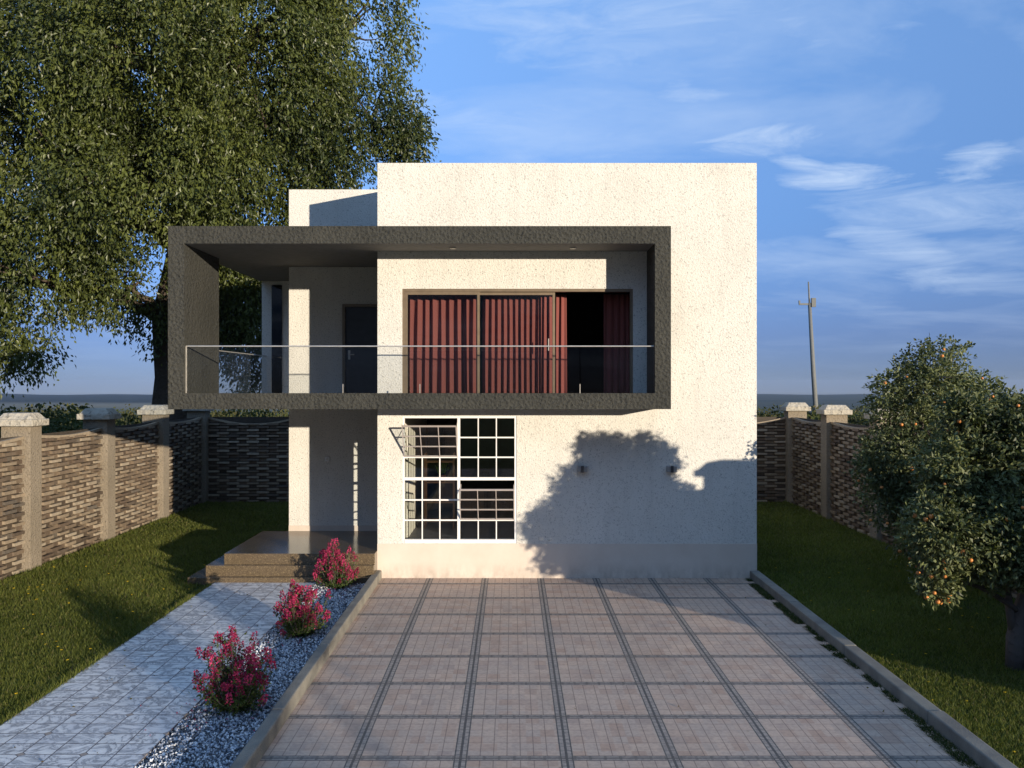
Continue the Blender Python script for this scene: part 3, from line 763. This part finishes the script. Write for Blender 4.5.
for k, z in enumerate(PZ):
    pillar(fl, XL - PW, XL, z, z + PD, offL, 2.48)
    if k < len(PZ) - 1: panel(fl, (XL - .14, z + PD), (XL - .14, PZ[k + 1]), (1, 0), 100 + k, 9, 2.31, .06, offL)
offR = (7.65, 14.5, 0)
fr_ = thing('fence', offR, 'shaded woven brick fence with pale capped pillars behind the orange trees', 'fence')
for k, z in enumerate(PZ):
    pillar(fr_, XR, XR + PW, z, z + PD, offR, 2.48)
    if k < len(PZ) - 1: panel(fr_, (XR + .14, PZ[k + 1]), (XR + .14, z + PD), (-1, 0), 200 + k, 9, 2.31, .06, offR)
offB = (0, 23, 0)
fb = thing('fence', offB, 'dark shaded woven brick fence running behind the house', 'fence')
xsb = np.linspace(XL + .001, XR - .001, 7)
for k in range(6):
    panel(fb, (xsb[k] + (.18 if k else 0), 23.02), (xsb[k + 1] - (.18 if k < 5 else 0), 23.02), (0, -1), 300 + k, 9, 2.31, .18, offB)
    if 0 < k: pillar(fb, xsb[k] - .18, xsb[k] + .18, 22.9, 23.35, offB, 2.48)
# ---------------------------------------------------------------- setting
def sheet(name, x0, x1, y0, y1, z, mat, nx=1, ny=1, zf=None):
    xs = np.linspace(x0, x1, nx + 1); ys = np.linspace(y0, y1, ny + 1); X, Y = np.meshgrid(xs, ys)
    Z = np.full_like(X, z) if zf is None else zf(X, Y)
    V = np.stack([X, Y, Z], -1).reshape(-1, 3); i = np.arange(nx)[None, :] + (nx + 1) * np.arange(ny)[:, None]
    Fc = np.stack([i, i + 1, i + nx + 2, i + nx + 1], -1).reshape(-1, 4)
    return fast(name, V, Fc, mat)
tag(sheet('lawn', -60, 60, -60, 36, 0, M['ground'], 40, 40), kind='structure')
def tz(X, Y):
    t = np.clip((Y - 36) / 620, 0, 1); z = -34 * t ** .85
    z += np.where(Y > 60, 1.2 * np.sin(X / 90. + 1) * np.sin(Y / 130.) * np.clip(Y / 400, 0, 1), 0)
    far = np.clip((Y - 2300) / 900, 0, 1); z += far * (2.5 + 2 * np.sin(X / 420. + 2) + 1.5 * np.sin(X / 170.) + 1.2 * np.sin(X / 61.))
    return z
ys_ = np.concatenate([[36], 36 + (np.linspace(0, 1, 90)[1:] ** 2.2) * 3000]); xs_ = np.linspace(-1, 1, 121); xs_ = np.sign(xs_) * np.abs(xs_) ** 1.8 * 4200
X, Y = np.meshgrid(xs_, ys_); V = np.stack([X, Y, tz(X, Y)], -1).reshape(-1, 3)
i = np.arange(120)[None, :] + 121 * np.arange(len(ys_) - 1)[:, None]
tag(fast('terrain', V, np.stack([i, i + 1, i + 122, i + 121], -1).reshape(-1, 4), M['far_ground'], smooth=True), kind='structure')
DX0, DX1 = -2.14, 3.90
o = MB().box(DX0, DX1, -4, 14.018, -.05, .006).build('driveway', M['driveway']); tag(o, kind='structure')
o = MB().box(-4.75, -3.12, -4, 13.576, -.02, .035).build('path', M['path'], bevel=.004); tag(o, kind='structure')
def kerb(x0, x1, h):
    mb = MB(); rgk = random.Random(int(x0 * 10))
    y = -4.0
    while y < 14.0:
        y2 = min(y + 2.0, 14.0); dx = rgk.uniform(-.003, .003); dz = rgk.uniform(-.004, .004)
        mb.box(x0 + dx, x1 + dx, y + .003, y2 - .003, -.05, h + dz); y = y2
    return tag(mb.build('kerb', M['kerb'], bevel=.014), kind='structure')
kerb(-2.262, -2.141, .147); kerb(3.901, 4.05, .135)

# gravel bed
rg = np.random.RandomState(8)
o = sheet('gravel_bed_base', -3.12, -2.262, -4, 13.577, .008, plain('gravel_soil', (.10, .10, .105), .9, scale=30)); o.name = 'gravel_bed'; tag(o, kind='structure')
n = 17000
yy = 5.6 + (13.56 - 5.6) * rg.uniform(0, 1, n) ** 1.15; xx = rg.uniform(-3.12, -2.265, n)
octv = np.array([(1, 0, 0), (-1, 0, 0), (0, 1, 0), (0, -1, 0), (0, 0, 1), (0, 0, -1)], float)
octf = np.array([(0, 2, 4), (2, 1, 4), (1, 3, 4), (3, 0, 4), (2, 0, 5), (1, 2, 5), (3, 1, 5), (0, 3, 5)])
sz = rg.uniform(.008, .0175, n)
rot = rg.normal(size=(n, 3, 3)); q, _ = np.linalg.qr(rot)
vv = octv[None] * rg.uniform(.55, 1.25, (n, 6, 1)) * rg.uniform(.6, 1.2, (n, 1, 3)); vv = np.einsum('nij,nkj->nki', q, vv) * sz[:, None, None]
vv += np.stack([xx, yy, .014 + sz * rg.uniform(.1, 1.3, n)], -1)[:, None]
pal = np.array([(.62, .64, .68), (.42, .45, .50), (.24, .27, .32), (.10, .12, .15), (.75, .75, .74), (.05, .06, .08)]); pc = pal[rg.choice(6, n, p=[.25, .22, .19, .15, .12, .07])] * rg.uniform(.8, 1.1, (n, 1))
tag(fast('gravel', vv.reshape(-1, 3), (octf[None] + 6 * np.arange(n)[:, None, None]).reshape(-1, 3), M['stone'], cols=np.repeat(pc, 6, 0)), 'white, grey and slate gravel filling the bed between path and kerb', 'gravel', kind='stuff')

# grass blades
def blades(name, regions, label, seed, hgt=(.028, .065), cd=(.055, .075, .014), cl=(.21, .225, .05), lean=.5):
    rg = np.random.RandomState(seed); Ps = []
    for (x0, x1, y0, y1, n) in regions: Ps.append(np.stack([rg.uniform(x0, x1, n), rg.uniform(y0, y1, n)], -1))
    P = np.vstack(Ps); n = len(P); P3 = np.column_stack([P, np.zeros(n)])
    cl_n = fnoise(P3, 1.3, 4) * .5 + fnoise(P3, 5, 6) * .35
    h = rg.uniform(*hgt, n) * (1 + .4 * cl_n); a = rg.uniform(0, 2 * PI, n); w = rg.uniform(.0035, .007, n) * (1 + np.clip(P[:, 1] - 8, 0, 12) * .10)
    side = np.stack([np.cos(a), np.sin(a), np.zeros(n)], -1) * w[:, None]
    ln = np.column_stack([rg.normal(0, lean, (n, 2)) * h[:, None], h])
    V = np.stack([P3 - side, P3 + side, P3 + ln], 1).reshape(-1, 3)
    tt = np.clip(.45 + .5 * cl_n + rg.normal(0, .22, n), 0, 1)[:, None]; col = np.array(cd) * (1 - tt) + np.array(cl) * tt
    dry = (rg.uniform(0, 1, n) < .06)[:, None]; col = np.where(dry, np.array((.20, .17, .07)), col)
    return tag(fast(name, V, np.arange(3 * n).reshape(n, 3), M['grassblade'], cols=np.repeat(col, 3, 0)), label, 'grass', kind='stuff')
regs = []
for (y0, y1, den) in ((6.3, 9, 5200), (9, 12, 4000), (12, 15, 2800), (15, 19, 1900), (19, 23, 1300)):
    for (x0, x1) in ((-8.2, -4.74), (4.05, 7.4)):
        if y1 > 13.6 and x0 < 0: x1 = -4.95 if y1 < 16 else -4.17
        if y1 <= 9: x0, x1 = max(x0, -6.2), min(x1, 6.3)
        regs.append((x0, x1, y0, y1, int(den * (x1 - x0) * (y1 - y0))))
blades('grass', regs, 'short mown lawn grass on both sides of the driveway', 12)
blades('edge_grass', [(-4.80, -4.735, 5.5, 13.5, 2600), (4.04, 4.09, 5.5, 14, 2200), (4.03, 4.12, 14.0, 21, 1500)] +
       [(-8.22, -8.12, 6, 23, 2500), (7.3, 7.4, 6, 23, 2500)],
       'longer grass fringing the path, kerb and fence feet', 13, (.05, .10))
rgt = np.random.RandomState(17); rg_t = []
y = 6.0
while y < 13.9:
    ln = rgt.uniform(.15, .55); w = rgt.uniform(.04, .13); rg_t.append((3.90 - w, 3.90, y, y + ln, int(260 * ln * w / .02))); y += ln + rgt.uniform(.02, .25)
blades('weeds', rg_t, 'low dark weeds growing along the foot of the right kerb', 14, (.015, .045), (.02, .035, .01), (.07, .09, .025), 1.2)
# yellow lawn flowers
rg = np.random.RandomState(19); n = 150
P = np.column_stack([np.where(rg.uniform(0, 1, n) < .65, rg.uniform(-8, -4.9, n), rg.uniform(4.2, 7, n)), rg.uniform(6.5, 15, n), rg.uniform(.03, .055, n)])
c = np.repeat(P, 6, 0); ang = np.tile(np.arange(6) * PI / 3, n); dv = np.column_stack([np.cos(ang), np.sin(ang), np.full(6 * n, .35)])
V, Fc = leaf_quads(c, dv, np.full(6 * n, .017), np.full(6 * n, .014), rg, 0)
tag(fast('wildflowers', V, Fc, M['petal'], cols=np.tile((.60, .42, .03), (len(V), 1))), 'tiny yellow flowers scattered through the lawn', 'flowers', kind='stuff')

rg = np.random.RandomState(31); n = 330
src = np.array([(-2.69, 8.31), (-2.68, 10.78), (-2.73, 13.2)])[rg.randint(3, size=n)]; q_ = src + rg.normal(0, .34, (n, 2)); q_ = q_[(q_[:, 0] < -2.28) & (q_[:, 1] < 13.5)]
zz = np.where(q_[:, 0] < -3.12, .040, .045); c = np.column_stack([q_, zz]); dv = np.column_stack([rg.normal(size=(len(c), 2)), np.full(len(c), .12)])
V, Fc = leaf_quads(c, dv, rg.uniform(.014, .026, len(c)), rg.uniform(.010, .018, len(c)), rg, .1)
tag(fast('fallen_petals', V, Fc, M['petal'], cols=np.tile((.36, .05, .10), (len(V), 1))), 'fallen pink petals lying under the flowering shrubs', 'petals', kind='stuff')
rg = np.random.RandomState(32); n = 260
c = np.column_stack([rg.uniform(-4.7, 3.85, n), rg.uniform(6.2, 13.9, n), np.full(n, .012)]); c[:, 2] = np.where(c[:, 0] < -3.12, .040, .012); c = c[(c[:, 0] < -3.15) & (c[:, 1] < 13.4) | (c[:, 0] > -2.1) & ((c[:, 0] < -1.8) | (c[:, 0] > 3.3) | (rg.uniform(0, 1, n) < .12))]
dv = np.column_stack([rg.normal(size=(len(c), 2)), np.full(len(c), .1)]); V, Fc = leaf_quads(c, dv, rg.uniform(.02, .045, len(c)), rg.uniform(.010, .02, len(c)), rg, .15)
tt = rg.uniform(0, 1, (len(c), 1)); col = np.array((.10, .07, .03)) * (1 - tt) + np.array((.16, .15, .04)) * tt
tag(fast('fallen_leaves', V, Fc, M['grassblade'], cols=np.repeat(col, 4, 0)), 'small dry leaves scattered over the path and along the driveway edges', 'leaves', kind='stuff')

# utility pole
px_, pz_ = (812 - 512) * 62 / F, 62
poleT = thing('utility_pole', (px_, pz_, tz(np.array(px_), np.array(62.)).item()), 'thin grey utility pole standing far beyond the right fence', 'pole')
b0 = -tz(np.array(px_), np.array(62.)).item()
top = H0 + (384 - 303) * 62 / F + b0
MB().tube([(.55, 0, -.5), (.1, 0, b0 + 4), (-.18, 0, top)], [.20, .165, .12], 10).build('post', M['pole'], poleT, smooth=True)
MB().tube([(-.18, 0, top - .1), (-.26, 0, top + 1.55)], [.07, .05], 8).build('tip_rod', M['pole'], poleT)
MB().box(-.95, .1, -.06, .06, top - .15, top - .02).box(-.97, -.87, -.06, .06, top - .019, top + .18).build('cross_arm', M['pole'], poleT)
MB().box(-.08, .22, -.2, -.03, top - .3, top + .35).build('insulator', M['pole'], poleT)

# woodland beyond the fence
rg = np.random.RandomState(23); LW = []; cols_ = []
NV = 1500
yy = 40 + rg.uniform(0, 1, NV) ** 1.6 * 330; xx = rg.uniform(-.78, .78, NV) * (yy + 10)
Vs = []; Cs = []
for x, y in zip(xx, yy):
    if abs(x) < .12 * y or y < 48 : continue
    g0 = tz(np.array(x), np.array(y)).item(); hh = rg.uniform(3, 7.5) * (1 if y > 90 else .7)
    hh = min(hh, (H0 - rg.uniform(19, 25) * y / F) - g0)
    if hh < 1.2: continue
    m_ = 300; d = rg.normal(size=(m_, 3)); d /= np.linalg.norm(d, axis=1, keepdims=True); R = rg.uniform(1.5, 3.4) * max(1, y / 120)
    c = np.array([x, y, g0 + hh * .5]) + d * np.array([R, R, hh * .5]) * rg.uniform(.6, 1.05, (m_, 1)); c[:, 2] = np.maximum(c[:, 2], g0)
    s0 = .22 * max(1, y / 130)
    V, _ = leaf_quads(c, rg.normal(size=(m_, 3)), rg.uniform(.8, 1.6, m_) * s0, rg.uniform(.7, 1.3, m_) * s0, rg)
    tt = np.clip(rg.normal(rg.uniform(.2, .8), .2, (m_, 1)), 0, 1); hue = rg.uniform(0, 1)
    col = np.array((.030, .042, .015)) * (1 - tt) + (np.array((.085, .10, .03)) * (1 - hue) + np.array((.12, .10, .05)) * hue) * tt
    Vs.append(V); Cs.append(np.repeat(col, 4, 0))
V = np.vstack(Vs); tag(fast('woodland', V, np.arange(len(V)).reshape(-1, 4), M['far'], cols=np.vstack(Cs)), 'low scrub and trees on the slope beyond the garden fences', 'woodland', kind='stuff')

# haze
m, nt, out = new_mat('haze_air'); g = N(nt); pv = g.n('ShaderNodeVolumePrincipled')
pv.inputs['Color'].default_value = (.62, .76, 1, 1); pv.inputs['Density'].default_value = .00007; pv.inputs['Anisotropy'].default_value = .2
g.l(pv.outputs[0], out.inputs['Volume'])
tag(MB().box(-4300, 4300, -120, 4600, -40, 22).build('haze', m), kind='stuff')

# ---------------------------------------------------------------- light
el = math.radians(6.9); azx, azy = .84, -1.0
L_ = math.hypot(azx, azy); sv = (azx / L_ * math.cos(el), azy / L_ * math.cos(el), math.sin(el))
sun = bpy.data.lights.new('sun', 'SUN'); sun.energy = 5.0; sun.angle = math.radians(.55); sun.color = (1.0, .875, .70)
so = bpy.data.objects.new('sun', sun); C.objects.link(so)
from mathutils import Vector
so.rotation_euler = Vector((-sv[0], -sv[1], -sv[2])).to_track_quat('-Z', 'Y').to_euler()
w = bpy.data.worlds.new('World'); scene.world = w; w.use_nodes = True; nt = w.node_tree; nt.nodes.clear(); g = N(nt)
tc = g.n('ShaderNodeTexCoord'); sp_ = g.n('ShaderNodeSeparateXYZ'); g.l(tc.outputs['Generated'], sp_.inputs[0])
cb = g.n('ShaderNodeCombineXYZ'); g.l(sp_.outputs[0], cb.inputs[0]); g.l(sp_.outputs[1], cb.inputs[1])
g.l(g.m('MAXIMUM', g.m('ADD', sp_.outputs[2], .05), .02), cb.inputs[2])
sky = g.n('ShaderNodeTexSky', sky_type='NISHITA'); sky.sun_disc = False; sky.sun_elevation = el; sky.sun_rotation = math.atan2(azx, azy)
sky.air_density = 1.0; sky.dust_density = .6; sky.ozone_density = 2.5; sky.altitude = 100
g.l(cb.outputs[0], sky.inputs[0])
# clouds, laid out by direction of view: soft streaks and a few brighter puffs
inv = g.m('DIVIDE', 1.0, g.m('ADD', g.m('ABSOLUTE', sp_.outputs[2]), .12))
cl = g.n('ShaderNodeCombineXYZ'); g.l(g.m('MULTIPLY', sp_.outputs[0], inv), cl.inputs[0]); g.l(g.m('MULTIPLY', sp_.outputs[1], inv), cl.inputs[1])
mp = g.n('ShaderNodeMapping'); mp.inputs['Scale'].default_value = (1.0, 1.35, 1); mp.inputs['Rotation'].default_value = (0, 0, -.35); g.l(cl.outputs[0], mp.inputs[0])
n1 = g.noise(mp.outputs[0], 1.1, 7, .58, .5)
cir = g.rng(n1, .47, .78, 0, .42)
puffs = None
dirn = tc.outputs['Generated']
n2 = g.noise(g.n('ShaderNodeMapping').outputs[0], 1, 1)
mpp = g.n('ShaderNodeMapping'); mpp.inputs['Scale'].default_value = (5, 5, 24); mpp.inputs['Rotation'].default_value = (0, .12, 0); g.l(dirn, mpp.inputs[0]); n2 = g.noise(mpp.outputs[0], 1.5, 8, .66, .8)
for (px, py, rx, ry, k, tl) in ((765, 139, 62, 11, .62, .02), (838, 177, 46, 10, .8, .10), (805, 166, 22, 7, .6, .3), (975, 163, 24, 12, .7, -.1), (905, 248, 42, 13, .55, .28), (985, 283, 55, 13, .5, .2), (950, 208, 85, 18, .4, .12), (693, 96, 36, 10, .4, .2), (560, 128, 130, 22, .3, .1), (640, 20, 170, 35, .35, .1), (700, 255, 120, 14, .28, .05)):
    v = Vector((px - 512, F, 384 - py)).normalized()
    dx = g.m('SUBTRACT', sp_.outputs[0], v.x); dz = g.m('SUBTRACT', sp_.outputs[2], v.z)
    dz = g.m('ADD', dz, g.m('MULTIPLY', dx, tl))
    q = g.m('ADD', g.m('POWER', g.m('ABSOLUTE', g.m('DIVIDE', dx, rx / F)), 2.), g.m('POWER', g.m('ABSOLUTE', g.m('DIVIDE', dz, ry / F)), 2.))
    q = g.m('SUBTRACT', 1.25, g.m('ADD', q, g.m('MULTIPLY', g.m('SUBTRACT', n2, .5), -7.0)))
    q = g.m('MULTIPLY', g.rng(q, -.4, 2.2), k); q = g.m('MULTIPLY', q, g.m('GREATER_THAN', sp_.outputs[1], 0.))
    puffs = q if puffs is None else g.m('MAXIMUM', puffs, q)
cloud = g.m('MULTIPLY', g.m('MAXIMUM', cir, puffs), g.rng(sp_.outputs[2], .0, .14))
grad = g.ramp(g.rng(sp_.outputs[2], -.05, 1.0), [(0, (.38, .40, .84)), (.10, (.47, .51, .96)), (.22, (.82, .93, 1.36)), (.42, (1.55, 1.60, 1.95)), (.6, (2.5, 2.5, 2.7)), (1, (5.2, 4.5, 4.2))])
tint = g.mix(1.0, sky.outputs[0], grad, 'MULTIPLY')
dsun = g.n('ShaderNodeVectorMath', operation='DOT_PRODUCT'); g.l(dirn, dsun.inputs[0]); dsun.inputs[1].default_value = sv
sun_dim = g.rng(dsun.outputs['Value'], .0, .9, 1, .15)      # sky dimmed towards the sun, added to weaken its warm fill
tint = g.mix(1.0, tint, sun_dim, 'MULTIPLY')
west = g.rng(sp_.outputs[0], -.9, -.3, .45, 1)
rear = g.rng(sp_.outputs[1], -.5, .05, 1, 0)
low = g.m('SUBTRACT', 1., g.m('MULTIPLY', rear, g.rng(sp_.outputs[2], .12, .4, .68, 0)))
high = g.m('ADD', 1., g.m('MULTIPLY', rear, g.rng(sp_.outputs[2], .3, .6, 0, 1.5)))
tint = g.mix(1.0, tint, g.m('MULTIPLY', west, g.m('MULTIPLY', low, high)), 'MULTIPLY')  # added sky gains: left and low rear dimmed, high rear raised, to set fill
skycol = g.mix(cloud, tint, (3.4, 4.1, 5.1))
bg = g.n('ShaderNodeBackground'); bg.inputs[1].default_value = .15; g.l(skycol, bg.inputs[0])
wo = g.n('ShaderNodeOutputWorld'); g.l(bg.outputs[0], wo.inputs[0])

# ---------------------------------------------------------------- camera
cam = bpy.data.cameras.new('camera'); co = bpy.data.objects.new('camera', cam); C.objects.link(co)
co.location = (0, 0, H0 * S); co.rotation_euler = (math.radians(90), 0, 0)
cam.sensor_width = 36; cam.lens = 36 * F / 1024; cam.clip_end = 20000; cam.clip_start = .05
scene.camera = co
scene.cycles.transparent_max_bounces = 32
scene.view_settings.view_transform = 'Standard'; scene.view_settings.look = 'None'; scene.view_settings.gamma = 1; scene.view_settings.exposure = 0.45
